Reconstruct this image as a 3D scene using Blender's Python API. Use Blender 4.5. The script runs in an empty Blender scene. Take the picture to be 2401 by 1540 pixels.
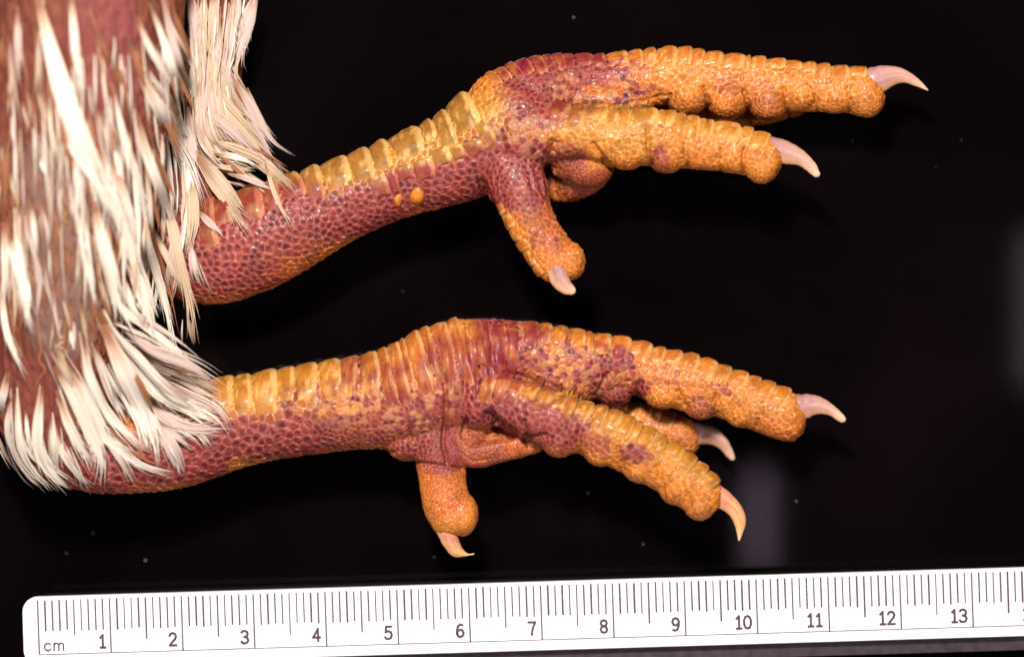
import bpy, math, random
import numpy as np
from mathutils import Vector
from mathutils.kdtree import KDTree
from mathutils.bvhtree import BVHTree

random.seed(7); RNG = np.random.default_rng(11)
SC = bpy.context.scene; COL = SC.collection

# ------------------------------------------------------------------ units
# 1 unit of layout = 1/168 cm (the ruler in the photograph gives the scale)
S = 0.01 / 168.0
D = 8400.0                    # camera height over the plane of the legs
H = 190.0                     # height of that plane over the table top
CX, CY = 1200.5, 770.0

def unp(px, py, dz=0.0):
    f = (D - dz) / D
    return np.array([(px - CX) * f, (CY - py) * f, dz])

def world(p):
    p = np.asarray(p, float)
    q = p * S
    q[..., 2] += H * S
    return q

# ------------------------------------------------------------------ camera, world, lamps
cam = bpy.data.cameras.new("camera"); camo = bpy.data.objects.new("camera", cam); COL.objects.link(camo)
camo.location = (0, 0, (D + H) * S); camo.rotation_euler = (0, 0, 0)
cam.sensor_width = 36.0; cam.lens = 36.0 * D / 2401.0
cam.clip_start = 0.05; cam.clip_end = 20
cam.dof.use_dof = True; cam.dof.focus_distance = (D - 30) * S; cam.dof.aperture_fstop = 6.3
SC.camera = camo

w = bpy.data.worlds.new("World"); SC.world = w; w.use_nodes = True
w.node_tree.nodes["Background"].inputs[0].default_value = (0.9, 0.85, 0.95, 1)
w.node_tree.nodes["Background"].inputs[1].default_value = 0.02

def lamp(name, loc, target, power, size, color=(1, 1, 1), size_y=None, spec=1.0):
    l = bpy.data.lights.new(name, 'AREA'); l.energy = power; l.size = size; l.color = color
    if size_y: l.shape = 'RECTANGLE'; l.size_y = size_y
    l.specular_factor = spec
    o = bpy.data.objects.new(name, l); COL.objects.link(o); o.location = loc
    d = Vector(target) - Vector(loc); o.rotation_euler = d.to_track_quat('-Z', 'Y').to_euler()
    return o
lamp("flash_lamp", (-0.05, 0.21, 0.42), (0.0, 0.0, 0.01), 4.5, 0.06, (1.0, 0.95, 0.91))
lamp("fill_lamp", (0.24, 0.03, 0.34), (0.02, 0.0, 0.01), 0.45, 0.07, (1.0, 0.93, 0.90))
lamp("front_lamp", (-0.10, -0.24, 0.36), (-0.02, -0.02, 0.01), 0.7, 0.07, (1.0, 0.93, 0.95))
# small lamps added out of frame, to put blurred streaks in the gloss
for o in (lamp("streak_lamp", (0.0505, -0.0395, 0.22), (0, 0, 0), 0.0024, 0.003, (1.0, 0.72, 0.95), size_y=0.020),
          lamp("streak_lamp_side", (0.1065, 0.004, 0.22), (0, 0, 0), 0.0026, 0.0035, (0.95, 0.85, 1.0), size_y=0.03)):
    o.rotation_euler = (0, 0, 0)      # hang straight down

SC.view_settings.view_transform = 'Standard'; SC.view_settings.look = 'None'
SC.view_settings.exposure = -0.08; SC.view_settings.gamma = 1.0

# ------------------------------------------------------------------ materials
def mat(name, rough=0.5, spec=0.5):
    m = bpy.data.materials.new(name); m.use_nodes = True
    nt = m.node_tree; b = nt.nodes["Principled BSDF"]
    b.inputs["Roughness"].default_value = rough; b.inputs["Specular IOR Level"].default_value = spec
    return m, nt, b

def nd(nt, t, **kw):
    n = nt.nodes.new(t)
    for k, v in kw.items(): setattr(n, k, v)
    return n

def skin_material():
    m, nt, b = mat("scaly_skin", 0.4, 0.5); L = nt.links.new
    at = nd(nt, 'ShaderNodeAttribute', attribute_name='col')
    tc = nd(nt, 'ShaderNodeTexCoord')
    geo = nd(nt, 'ShaderNodeNewGeometry')
    n1 = nd(nt, 'ShaderNodeTexNoise'); n1.inputs['Scale'].default_value = 2600; n1.inputs['Detail'].default_value = 4
    L(geo.outputs['Position'], n1.inputs['Vector'])
    hs = nd(nt, 'ShaderNodeHueSaturation'); L(at.outputs['Color'], hs.inputs['Color'])
    mr = nd(nt, 'ShaderNodeMapRange'); mr.inputs[3].default_value = 0.76; mr.inputs[4].default_value = 1.22
    mr.inputs[1].default_value = 0.25; mr.inputs[2].default_value = 0.75
    L(n1.outputs['Fac'], mr.inputs[0]); L(mr.outputs[0], hs.inputs['Value'])
    L(hs.outputs['Color'], b.inputs['Base Color'])
    n2 = nd(nt, 'ShaderNodeTexNoise'); n2.inputs['Scale'].default_value = 5200; n2.inputs['Detail'].default_value = 3
    L(geo.outputs['Position'], n2.inputs['Vector'])
    bp = nd(nt, 'ShaderNodeBump'); bp.inputs['Strength'].default_value = 0.4; bp.inputs['Distance'].default_value = 0.00012
    L(n2.outputs['Fac'], bp.inputs['Height']); L(bp.outputs['Normal'], b.inputs['Normal'])
    r = nd(nt, 'ShaderNodeMapRange'); r.inputs[1].default_value = 0.3; r.inputs[2].default_value = 0.7; r.inputs[3].default_value = 0.27; r.inputs[4].default_value = 0.68
    L(n1.outputs['Fac'], r.inputs[0]); L(r.outputs[0], b.inputs['Roughness'])
    ml = nd(nt, 'ShaderNodeMath', operation='MULTIPLY'); ml.inputs[1].default_value = 0.08; L(at.outputs['Alpha'], ml.inputs[0]); L(ml.outputs[0], b.inputs['Coat Weight']); b.inputs['Coat Roughness'].default_value = 0.14
    m3 = nd(nt, 'ShaderNodeMapRange'); m3.inputs[3].default_value = 0.06; m3.inputs[4].default_value = 0.27; L(at.outputs['Alpha'], m3.inputs[0]); L(m3.outputs[0], b.inputs['Specular IOR Level'])
    b.inputs['Subsurface Weight'].default_value = 0.06
    b.inputs['Subsurface Radius'].default_value = (1.0, 0.35, 0.15); b.inputs['Subsurface Scale'].default_value = 0.0006
    return m
M_SKIN = skin_material()

def claw_material():
    m, nt, b = mat("claw_horn", 0.36, 0.4); L = nt.links.new
    at = nd(nt, 'ShaderNodeAttribute', attribute_name='col')
    geo = nd(nt, 'ShaderNodeNewGeometry')
    n1 = nd(nt, 'ShaderNodeTexNoise'); n1.inputs['Scale'].default_value = 1500; n1.inputs['Detail'].default_value = 3
    L(geo.outputs['Position'], n1.inputs['Vector'])
    hs = nd(nt, 'ShaderNodeHueSaturation'); L(at.outputs['Color'], hs.inputs['Color'])
    mr = nd(nt, 'ShaderNodeMapRange'); mr.inputs[3].default_value = 0.85; mr.inputs[4].default_value = 1.15
    L(n1.outputs['Fac'], mr.inputs[0]); L(mr.outputs[0], hs.inputs['Value'])
    L(hs.outputs['Color'], b.inputs['Base Color'])
    b.inputs['Subsurface Weight'].default_value = 0.25
    b.inputs['Subsurface Radius'].default_value = (1.0, 0.6, 0.5); b.inputs['Subsurface Scale'].default_value = 0.0006
    return m
M_CLAW = claw_material()

def feather_material():
    m, nt, b = mat("feather", 0.55, 0.35); L = nt.links.new
    at = nd(nt, 'ShaderNodeAttribute', attribute_name='col')
    L(at.outputs['Color'], b.inputs['Base Color'])
    tr = nd(nt, 'ShaderNodeBsdfTranslucent'); L(at.outputs['Color'], tr.inputs['Color'])
    mx = nd(nt, 'ShaderNodeMixShader'); mx.inputs[0].default_value = 0.22
    L(b.outputs[0], mx.inputs[1]); L(tr.outputs[0], mx.inputs[2])
    L(mx.outputs[0], nt.nodes['Material Output'].inputs['Surface'])
    return m
M_FEATHER = feather_material()

def plain(name, color, rough, spec=0.5, var=0.0, scale=300):
    m, nt, b = mat(name, rough, spec)
    b.inputs['Base Color'].default_value = (*color, 1)
    if var:
        geo = nd(nt, 'ShaderNodeNewGeometry'); n = nd(nt, 'ShaderNodeTexNoise')
        n.inputs['Scale'].default_value = scale; n.inputs['Detail'].default_value = 5
        nt.links.new(geo.outputs['Position'], n.inputs['Vector'])
        r = nd(nt, 'ShaderNodeValToRGB')
        r.color_ramp.elements[0].position = 0.3; r.color_ramp.elements[1].position = 0.75
        r.color_ramp.elements[0].color = (*[c * (1 - var) for c in color], 1)
        r.color_ramp.elements[1].color = (*[min(1, c * (1 + var)) for c in color], 1)
        nt.links.new(n.outputs['Fac'], r.inputs[0]); nt.links.new(r.outputs[0], b.inputs['Base Color'])
    return m
M_TABLE = plain("black_gloss_board", (0.0022, 0.0012, 0.0015), 0.06, 0.12, 0.5, 25)
M_RULER = plain("white_plastic", (0.72, 0.69, 0.715), 0.45, 0.3, 0.10, 220)
M_INK = plain("grey_ink", (0.07, 0.045, 0.055), 0.6, 0.2, 0.5, 2500)
M_BACK = plain("dark_plastic_backing", (0.032, 0.019, 0.027), 0.5, 0.3, 0.45, 700)
M_DUST = plain("dust", (0.26, 0.25, 0.26), 0.9, 0.1)

# ------------------------------------------------------------------ object helpers
WL = {}
def wl(o): return WL.get(o.name, np.zeros(3)) if o else np.zeros(3)

def mk(name, vw, faces, m, parent=None, col=None, smooth=True, origin=None):
    """world-space vertices -> one mesh object whose origin is its own centre"""
    vw = np.asarray(vw, float)
    o0 = vw.mean(0) if origin is None else np.asarray(origin, float)
    me = bpy.data.meshes.new(name)
    lv = vw - o0
    if isinstance(faces, np.ndarray):
        n, k = faces.shape
        me.vertices.add(len(lv)); me.vertices.foreach_set('co', lv.astype(np.float32).ravel())
        me.loops.add(n * k); me.loops.foreach_set('vertex_index', faces.astype(np.int32).ravel())
        me.polygons.add(n); me.polygons.foreach_set('loop_start', np.arange(0, n * k, k, dtype=np.int32))
        me.update(calc_edges=True)
    else:
        me.from_pydata(lv.tolist(), [], faces); me.update()
    me.polygons.foreach_set('use_smooth', np.full(len(me.polygons), smooth, dtype=bool))
    if col is not None:
        a = me.attributes.new('col', 'FLOAT_COLOR', 'POINT')
        c = np.ones((len(lv), 4), np.float32); c[:, :3] = np.clip(col[:, :3], 0, 1)
        if col.shape[1] == 4: c[:, 3] = col[:, 3]
        a.data.foreach_set('color', c.ravel())
    if m: me.materials.append(m)
    o = bpy.data.objects.new(name, me); COL.objects.link(o)
    o.parent = parent; o.location = o0 - wl(parent); WL[o.name] = o0
    return o

def empty(name, loc):
    o = bpy.data.objects.new(name, None); COL.objects.link(o); o.location = loc
    o.empty_display_size = 0.005; WL[o.name] = np.asarray(loc, float); return o

# ------------------------------------------------------------------ maths helpers
_perm = RNG.random(4096)
def vnoise(p, sc):
    q = np.asarray(p) * sc; i = np.floor(q).astype(np.int64); f = q - i; f = f * f * (3 - 2 * f)
    def h(a, b, c): return _perm[(a * 73 + b * 1259 + c * 3301) % 4096]
    x, y, z = i[..., 0], i[..., 1], i[..., 2]; fx, fy, fz = f[..., 0], f[..., 1], f[..., 2]
    def lx(b, c): return h(x, b, c) * (1 - fx) + h(x + 1, b, c) * fx
    def ly(c): return lx(y, c) * (1 - fy) + lx(y + 1, c) * fy
    return ly(z) * (1 - fz) + ly(z + 1) * fz

def sstep(a, b, x):
    t = np.clip((x - a) / (b - a), 0, 1); return t * t * (3 - 2 * t)

def spline(pts, n):
    """Catmull-Rom through rows of pts, n samples evenly spaced in arc length"""
    P = np.asarray(pts, float); P = np.vstack([2 * P[0] - P[1], P, 2 * P[-1] - P[-2]])
    out = []
    for k in range(1, len(P) - 2):
        t = np.linspace(0, 1, 24, endpoint=False)[:, None]
        a, b, c, d = P[k - 1], P[k], P[k + 1], P[k + 2]
        out.append(0.5 * (2 * b + (c - a) * t + (2 * a - 5 * b + 4 * c - d) * t ** 2 + (3 * b - a - 3 * c + d) * t ** 3))
    out.append(P[-2][None]); Q = np.vstack(out)
    k = min(3, Q.shape[1])
    s = np.r_[0, np.cumsum(np.linalg.norm(np.diff(Q[:, :k], axis=0), axis=1))]
    u = np.linspace(0, s[-1], n)
    return np.stack([np.interp(u, s, Q[:, j]) for j in range(Q.shape[1])], 1), s[-1]

def unit(v): return v / np.maximum(np.linalg.norm(v, axis=-1, keepdims=True), 1e-9)

class Tube:
    """limb given by stations (px, py, dz, half width, half depth)"""
    def __init__(self, st):
        q = []
        for (px, py, dz, hw, *r) in st:
            p = unp(px, py, dz); q.append([*p, hw, r[0] if r else hw * 0.85])
        _, L = spline(q, 10); self.n = max(12, int(L / 6)); self.L = L
        self.Q, _ = spline(q, self.n)
        C = self.Q[:, :3]; self.T = unit(np.gradient(C, axis=0))
        self.U = unit(np.cross(np.array([0, 0, 1.0]), self.T)); self.W = np.cross(self.T, self.U)
    def at(self, t, th):
        """surface points at fractions t and angles th (0 = facing up, pi/2 = left of heading)"""
        i = np.clip(t, 0, 1) * (self.n - 1); k = np.minimum(i.astype(int), self.n - 2); f = (i - k)[..., None]
        g = lambda A: A[k] * (1 - f) + A[k + 1] * f
        q = g(self.Q); C = q[..., :3]; hw = q[..., 3:4]; hd = q[..., 4:5]; U = g(self.U); W = g(self.W)
        nrm = np.cos(th)[..., None] * W + np.sin(th)[..., None] * U
        return C + np.cos(th)[..., None] * W * hd + np.sin(th)[..., None] * U * hw, unit(nrm), unit(g(self.T))
    def mesh(self, ns=30):
        a = np.linspace(0, 2 * np.pi, ns, endpoint=False)
        Q, T, U, W = self.Q, self.T, self.U, self.W
        rows = []
        caps = [0.985, 0.9, 0.7, 0.4]
        def ring(i, k=1.0, off=0.0):
            c = Q[i, :3] + T[i] * off
            return c + (np.cos(a)[:, None] * W[i] * Q[i, 4] + np.sin(a)[:, None] * U[i] * Q[i, 3]) * k
        for k in reversed(caps): rows.append(ring(0, k, -math.sqrt(1 - k * k) * Q[0, 4]))
        for i in range(self.n): rows.append(ring(i))
        for k in caps: rows.append(ring(self.n - 1, k, math.sqrt(1 - k * k) * Q[-1, 4]))
        V = np.vstack(rows); nr = len(rows); F = []
        for r in range(nr - 1):
            for j in range(ns):
                j2 = (j + 1) % ns
                F.append((r * ns + j, r * ns + j2, (r + 1) * ns + j2, (r + 1) * ns + j))
        F.append(tuple(range(ns - 1, -1, -1))); F.append(tuple((nr - 1) * ns + j for j in range(ns)))
        return V, F

def ellipsoid(px, py, dz, rx, ry, rz, ang=0):
    c = unp(px, py, dz); nu, nv = 24, 14; V = [[0, 0, 1]]; F = []
    for i in range(1, nv):
        p = math.pi * i / nv
        for j in range(nu):
            q = 2 * math.pi * j / nu; V.append([math.sin(p) * math.cos(q), math.sin(p) * math.sin(q), math.cos(p)])
    V.append([0, 0, -1]); V = np.array(V) * [rx, ry, rz]
    ca, sa = math.cos(ang), math.sin(ang)
    V = np.stack([V[:, 0] * ca - V[:, 1] * sa, V[:, 0] * sa + V[:, 1] * ca, V[:, 2]], 1) + c
    idx = lambda i, j: 1 + (i - 1) * nu + j % nu
    for j in range(nu): F.append((0, idx(1, j), idx(1, j + 1)))
    for i in range(1, nv - 1):
        for j in range(nu): F.append((idx(i, j), idx(i + 1, j), idx(i + 1, j + 1), idx(i, j + 1)))
    last = len(V) - 1
    for j in range(nu): F.append((last, idx(nv - 1, j + 1), idx(nv - 1, j)))
    return V, F

def fuse(parts, voxel):
    V = []; F = []; o = 0
    for v, f in parts:
        V.append(v); F += [tuple(i + o for i in q) for q in f]; o += len(v)
    me = bpy.data.meshes.new("tmp"); me.from_pydata(np.vstack(V).tolist(), [], F); me.update()
    ob = bpy.data.objects.new("tmp", me); COL.objects.link(ob)
    md = ob.modifiers.new("r", 'REMESH'); md.mode = 'VOXEL'; md.voxel_size = voxel
    dg = bpy.context.evaluated_depsgraph_get(); dg.update()
    e = ob.evaluated_get(dg); m2 = e.to_mesh()
    n = len(m2.vertices); co = np.empty(n * 3, np.float32); m2.vertices.foreach_get('co', co)
    nl = len(m2.loops); li = np.empty(nl, np.int32); m2.loops.foreach_get('vertex_index', li)
    ne = len(m2.edges); ed = np.empty(ne * 2, np.int32); m2.edges.foreach_get('vertices', ed)
    e.to_mesh_clear(); bpy.data.objects.remove(ob); bpy.data.meshes.remove(me)
    return co.reshape(-1, 3).astype(float), li.reshape(-1, 4), ed.reshape(-1, 2)

def smooth(V, E, it, lam=0.6):
    n = len(V); deg = np.bincount(E.ravel(), minlength=n).astype(float); deg[deg == 0] = 1
    for _ in range(it):
        A = np.stack([np.bincount(E[:, 0], V[E[:, 1], k], n) + np.bincount(E[:, 1], V[E[:, 0], k], n) for k in range(3)], 1)
        V = V + lam * (A / deg[:, None] - V)
    return V

def normals(V, Fq):
    fn = np.cross(V[Fq[:, 2]] - V[Fq[:, 0]], V[Fq[:, 3]] - V[Fq[:, 1]])
    N = np.stack([sum(np.bincount(Fq[:, c], fn[:, k], len(V)) for c in range(4)) for k in range(3)], 1)
    return unit(N)

def to_px(V):
    f = D / (D - V[:, 2]); return V[:, 0] * f + CX, CY - V[:, 1] * f

def seg_dist(x, y, a, b):
    dx, dy = b[0] - a[0], b[1] - a[1]; l = dx * dx + dy * dy + 1e-9
    t = np.clip(((x - a[0]) * dx + (y - a[1]) * dy) / l, 0, 1)
    return np.hypot(x - a[0] - t * dx, y - a[1] - t * dy)

def blobs(x, y, lst):
    """lst of (x0, y0, x1, y1, r, weight): soft capsules of bruising on the skin"""
    m = np.zeros_like(x)
    for (x0, y0, x1, y1, r, wgt) in lst:
        d = seg_dist(x, y, (x0, y0), (x1, y1)); m = np.maximum(m, wgt * (1 - sstep(0.65 * r, 1.35 * r, d)))
    return m

def lin(r, g, b):
    f = lambda c: (c / 255 / 12.92 if c <= 10 else ((c / 255 + 0.055) / 1.055) ** 2.4)
    return np.array([f(r), f(g), f(b)])

C_ORANGE = lin(176, 97, 28); C_YELLOW = lin(162, 102, 28); C_OLIVE = lin(136, 92, 34)
C_RED = lin(116, 32, 34); C_DARKRED = lin(70, 16, 21); C_RUST = lin(158, 66, 30)
C_PALE = lin(228, 178, 108); C_PINK = lin(188, 104, 88)

# ------------------------------------------------------------------ one scaly leg
class Leg:
    def __init__(self, spec, bird):
        self.tubes = {k: Tube(v) for k, v in spec['tubes'].items()}
        parts = [t.mesh() for t in self.tubes.values()] + [ellipsoid(*p) for p in spec['pads']]
        V, F, E = fuse(parts, 2.7)
        V = smooth(V, E, 7); N = normals(V, F)
        x, y = to_px(V)
        # deep folds and creases
        for (pl, wd, dp) in spec['creases']:
            d = np.min([seg_dist(x, y, pl[i], pl[i + 1]) for i in range(len(pl) - 1)], axis=0)
            V = V - N * (dp * np.exp(-(d / wd) ** 2) * sstep(-0.3, 0.15, N[:, 2]))[:, None]
        V = smooth(V, E, 1, 0.4); N = normals(V, F)
        self.N0 = N
        self.bvh = BVHTree.FromPolygons(V.tolist(), F.tolist())
        x, y = to_px(V)
        # heading of the limb at each vertex
        ax = np.vstack([t.Q[:, :3] for t in self.tubes.values()]); at = np.vstack([t.T for t in self.tubes.values()])
        kd = KDTree(len(ax))
        for i, p in enumerate(ax): kd.insert(p, i)
        kd.balance()
        # scale centres: greedy Poisson sampling with a local spacing
        spacing = lambda X, Y: self.field(X, Y, spec['spacing'], spec['spacing0'])
        sp = spacing(x, y)
        order = RNG.permutation(len(V)); cell = 6.0; grid = {}; ctr = []; csp = []
        take = order[: int(len(V) * 0.6)]; jit = (0.72 + 0.66 * RNG.random(len(V)) ** 1.4).tolist()
        Vl = V.tolist(); spl = sp.tolist()
        for i in take.tolist():
            p = Vl[i]; s = spl[i] * jit[i]; g = 42.0
            k = (int(p[0] // g), int(p[1] // g), int(p[2] // g)); ok = True; s2 = s * s * 0.70
            for a in (-1, 0, 1):
                for b in (-1, 0, 1):
                    for c in (-1, 0, 1):
                        L = grid.get((k[0] + a, k[1] + b, k[2] + c))
                        if L:
                            for q in L:
                                if (q[0] - p[0]) ** 2 + (q[1] - p[1]) ** 2 + (q[2] - p[2]) ** 2 < s2: ok = False; break
                        if not ok: break
                    if not ok: break
                if not ok: break
            if ok: grid.setdefault(k, []).append(p); ctr.append(p); csp.append(s)
        ctr = np.array(ctr); csp = np.array(csp)
        ck = KDTree(len(ctr))
        for i, p in enumerate(ctr): ck.insert(p, i)
        ck.balance()
        n = len(V); ids = np.empty(n, int); f1 = np.empty(n); f2 = np.empty(n); fn = ck.find_n
        for i, p in enumerate(Vl):
            r = fn(p, 2); ids[i] = r[0][1]; f1[i] = r[0][2]; f2[i] = r[1][2]
        hd = np.array([at[kd.find(p)[1]] for p in ctr]); T = hd[ids]
        s = csp[ids]; cc = ctr[ids]
        body = sstep(0.0, 1.0, np.clip((f2 - f1) / np.maximum(4.2, 0.34 * s), 0, 1))
        bare = self.field(x, y, spec['bare'], 0.0)
        along = np.einsum('ij,ij->i', V - cc, T) / s
        amp = (1 - bare) * np.minimum(s, 22) * (0.06 + 0.07 * RNG.random(len(ctr))[ids])
        dish = 1 - sstep(0.0, 0.42, f1 / s)
        h = amp * (body - 0.5) - 0.55 * amp * dish * sstep(12, 20, s) + (1 - bare) * 0.14 * s * along * body
        tl = unit(RNG.normal(0, 1, (len(ctr), 3))) * (0.16 * RNG.random((len(ctr), 1))); h += (1 - bare) * np.einsum('ij,ij->i', V - cc, tl[ids]) * body
        wr = vnoise(V * [1, 0.35, 1], 0.11) - 0.5
        h += (1 - bare) * sstep(7, 17, s) * (2.6 * (vnoise(V, 0.16) - 0.5) + 1.4 * (vnoise(V, 0.31) - 0.5)); h += bare * 9 * wr + 2.2 * (vnoise(V, 0.05) - 0.5)
        # colour of each scale
        cx, cy = to_px(ctr)
        m = blobs(cx, cy, spec['bruise']); nz = vnoise(ctr, 0.035); rnd = RNG.random(len(ctr))
        spk = blobs(cx, cy, spec['speckle']); m = np.maximum(m, spk * (rnd > 0.5) * (0.25 + 0.45 * rnd) + 0.4 * spk * nz)
        m = np.clip(m * (0.85 + 0.6 * nz) + (rnd - 0.5) * 0.45 * sstep(0.08, 0.5, m) * (1.15 - m), 0, 1)[:, None]
        yel = blobs(cx, cy, spec['yellow'])[:, None]; rust = blobs(cx, cy, spec['rust'])[:, None]
        base = C_ORANGE * (1 - yel) + C_YELLOW * yel; base = base * (1 - rust) + C_RUST * rust
        base = base * (0.8 + 0.4 * RNG.random((len(ctr), 1))) * (0.82 + 0.36 * vnoise(ctr, 0.03)[:, None])
        k3 = np.clip(vnoise(ctr, 0.022) * 1.3 - 0.15, 0, 1)[:, None]
        dk = np.clip(0.38 * rnd[:, None] + 0.7 * k3, 0, 1)
        red = (C_RED * (1 - dk) + C_DARKRED * dk) * (0.75 + 0.5 * RNG.random((len(ctr), 1)))
        ccol = base * (1 - m) + red * m
        cr = (blobs(cx, cy, spec['crust']) * (RNG.random(len(ctr)) < 0.42) * 0.42)[:, None]; ccol = ccol * (1 - cr) + C_PALE * cr
        wash = np.maximum(blobs(cx, cy, spec['bruise']), 0.8 * spk)[:, None] * 0.45; ccol = ccol * (1 - wash * (1 - m)) + C_RUST * wash * (1 - m)
        edge = (C_PALE * (1 - m) + C_PINK * m) * 0.72 + ccol * 0.2  # pale flaking keratin rims, with the light they catch painted in
        ring = ccol * (1 - 0.42 * m) + (C_RED * 0.55 + C_PINK * 0.45) * 0.42 * m
        bd = (1 - sstep(0.12, 0.62, (f2 - f1) / (0.42 * s))) * (0.3 + 0.6 * np.clip(along * 1.6 + 0.4, 0, 1)) * (0.6 + 0.5 * vnoise(V, 0.05))
        mid = sstep(0.16, 0.46, f1 / s)[:, None]
        col = ccol[ids] * (1 - mid) + ring[ids] * mid
        col = col * (1 - bd[:, None]) + edge[ids] * bd[:, None]
        k1 = vnoise(V * [1, 0.25, 1], 0.03)[:, None]; k2 = vnoise(V, 0.012)[:, None]
        sk = lin(98, 48, 44) * k1 + lin(122, 70, 50) * (1 - k1); sk = sk * (0.7 + 0.5 * k2)
        for key, cl, wg in (('grey', lin(122, 98, 88), 0.75), ('mauve', lin(128, 66, 66), 0.8), ('hock', lin(116, 56, 50), 0.6)):
            gb = blobs(x, y, spec.get(key, []))[:, None] * wg * (0.6 + 0.4 * k1); sk = sk * (1 - gb) + cl * gb
        col = col * (1 - bare[:, None]) + sk * bare[:, None]
        self.spec = spec
        Vd = V + N * h[:, None]
        self.obj = mk("leg", world(Vd), F, M_SKIN, bird, np.column_stack([col, 1 - bare]))
        self.scales(); self.claws()

    @staticmethod
    def field(x, y, lst, base):
        v = np.full(np.shape(x), float(base))
        for (x0, y0, x1, y1, r, val) in lst:
            d = seg_dist(x, y, (x0, y0), (x1, y1)); k = 1 - sstep(0.7 * r, 1.25 * r, d); v = v * (1 - k) + val * k
        return v

    def scales(self):
        nu, nv = 11, 14
        for (tn, t0, t1, cnt, a0, a1, dome, tint) in self.spec['scutes']:
            tb = self.tubes[tn]; ts = np.linspace(t0, t1, cnt + 1); ts[1:-1] += RNG.normal(0, 0.16 / cnt * (t1 - t0), cnt - 1)
            for k in range(cnt):
                u = np.linspace(0, 1, nu)[:, None] * np.ones((1, nv)); v = np.linspace(0, 1, nv)[None] * np.ones((nu, 1))
                j0, j1 = RNG.normal(0, 0.12, 2); sk = RNG.normal(0, 0.10)
                th = np.radians(a0) + j0 + (np.radians(a1 - a0) + j1 - j0) * v
                edge = 1 - (2 * v - 1) ** 2
                dt = ts[k + 1] - ts[k]
                t = ts[k] + dt * (0.02 + (0.93 + 0.17 * edge + 0.10 * (vnoise(np.stack([v * 4, u * 0 + k * 3.1, u * 0], -1), 1.0) - 0.5)) * u + sk * (v - 0.5))
                P, Nn, T = tb.at(t, th); P = P.reshape(-1, 3)
                Q = np.empty_like(P); NN = np.empty_like(P)
                Nf = Nn.reshape(-1, 3)
                for i, p in enumerate(P):
                    hit = self.bvh.ray_cast(p + Nf[i] * 22, -Nf[i], 44)
                    if hit[0] is None: hit = self.bvh.find_nearest(p)
                    Q[i] = hit[0]; NN[i] = hit[1]
                NN = unit(0.5 * NN + 0.5 * Nf)
                uu = u.ravel(); vv = v.ravel()
                prof = np.interp(uu, [0, 0.17, 0.34, 0.5, 0.67, 0.84, 1.0], [0.0, 0.5, 0.82, 1.0, 1.08, 1.02, 0.1])
                lat = np.clip(1 - np.abs(2 * vv - 1) ** 5, 0, 1)
                dm = dome * (0.8 + 0.4 * RNG.random())
                hgt = 0.6 + dm * prof * (0.25 + 0.75 * lat)
                rim = (uu < 0.01) | (uu > 0.99) | (vv < 0.01) | (vv > 0.99)
                hgt = np.where(rim, -2.5, hgt) + RNG.normal(0, 0.2, len(uu)) + 3.2 * (vnoise(Q + k, 0.07) - 0.5) + 1.8 * (vnoise(Q + k, 0.17) - 0.5)
                R = Q + NN * hgt[:, None]
                X, Y = to_px(R); m = blobs(X, Y, self.spec['bruise']); nz = vnoise(R, 0.04)
                m = np.clip((m - 0.15) * (0.5 + 1.1 * nz), 0, 1)[:, None] * 0.95
                b = (C_YELLOW if tint == 'y' else C_ORANGE) * (0.86 + 0.26 * RNG.random())
                if tint == 'm': m = np.clip(np.maximum(m, 0), 0, 0.95) * np.clip(1.5 * vnoise(R, 0.045)[:, None] + 0.12, 0, 1) + 0.12
                if tint == 'o': b = C_OLIVE * (0.85 + 0.3 * RNG.random())
                b = b[None] * (0.72 + 0.56 * vnoise(R, 0.06))[:, None] * (0.85 + 0.3 * vnoise(R, 0.2))[:, None]
                fl = (sstep(0.64, 0.8, vnoise(R + 50, 0.11)) * 0.5)[:, None]; b = b * (1 - fl) + C_PALE * fl
                cen = np.exp(-((uu - 0.5) / 0.35) ** 2 - ((vv - 0.5) / 0.38) ** 2)[:, None]
                c = (b * (1 - 0.25 * cen) + C_ORANGE * 0.9 * 0.25 * cen) * (1 - m) + C_RED * m
                lip = np.clip(np.interp(uu, [0, 0.7, 0.86, 1], [0.1, 0.0, 0.75, 1.0]) * np.clip(0.45 + 0.9 * vnoise(R, 0.06), 0, 1)
                              + 0.4 * sstep(0.86, 1, np.abs(2 * vv - 1)), 0, 1)[:, None]
                c = c * (1 - lip) + (C_PALE * (1 - m) + C_PINK * m) * lip * 0.92
                wt = blobs(X, Y, self.spec['speckle'])[:, None] * sstep(0.5, 0.62, vnoise(R, 0.085))[:, None] * 0.85; c = c * (1 - wt) + C_RED * wt
                F = [(i * nv + j, i * nv + j + 1, (i + 1) * nv + j + 1, (i + 1) * nv + j) for i in range(nu - 1) for j in range(nv - 1)]
                mk("scale", world(R), F, M_SKIN, self.obj, c)

        for (px, py, rx, ry, dome) in self.spec['spots']:
            n = 20; R = []; rings = [0, .35, .65, .88, 1.0, 1.12]; hh = [1, .9, .66, .3, .05, -.3]
            for q, hq in zip(rings, hh):
                for a in range(n if q else 1):
                    wa = 2 * math.pi * a / n; wob = 1 + 0.10 * math.sin(2 * wa + px) + 0.06 * math.sin(3 * wa + py); x, y = px + rx * q * wob * math.cos(2 * math.pi * a / n), py + ry * q * wob * math.sin(2 * math.pi * a / n)
                    p = unp(x, y, 80); hit = self.bvh.ray_cast(Vector((p[0], p[1], 400)), Vector((0, 0, -1)))
                    R.append(np.array(hit[0]) + np.array(hit[1]) * (dome * hq + 4.5 * (vnoise(np.array(hit[0]), 0.09) - 0.5) * (q < 1.05)))
            F = [(0, 1 + a, 1 + (a + 1) % n) for a in range(n)]
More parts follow.
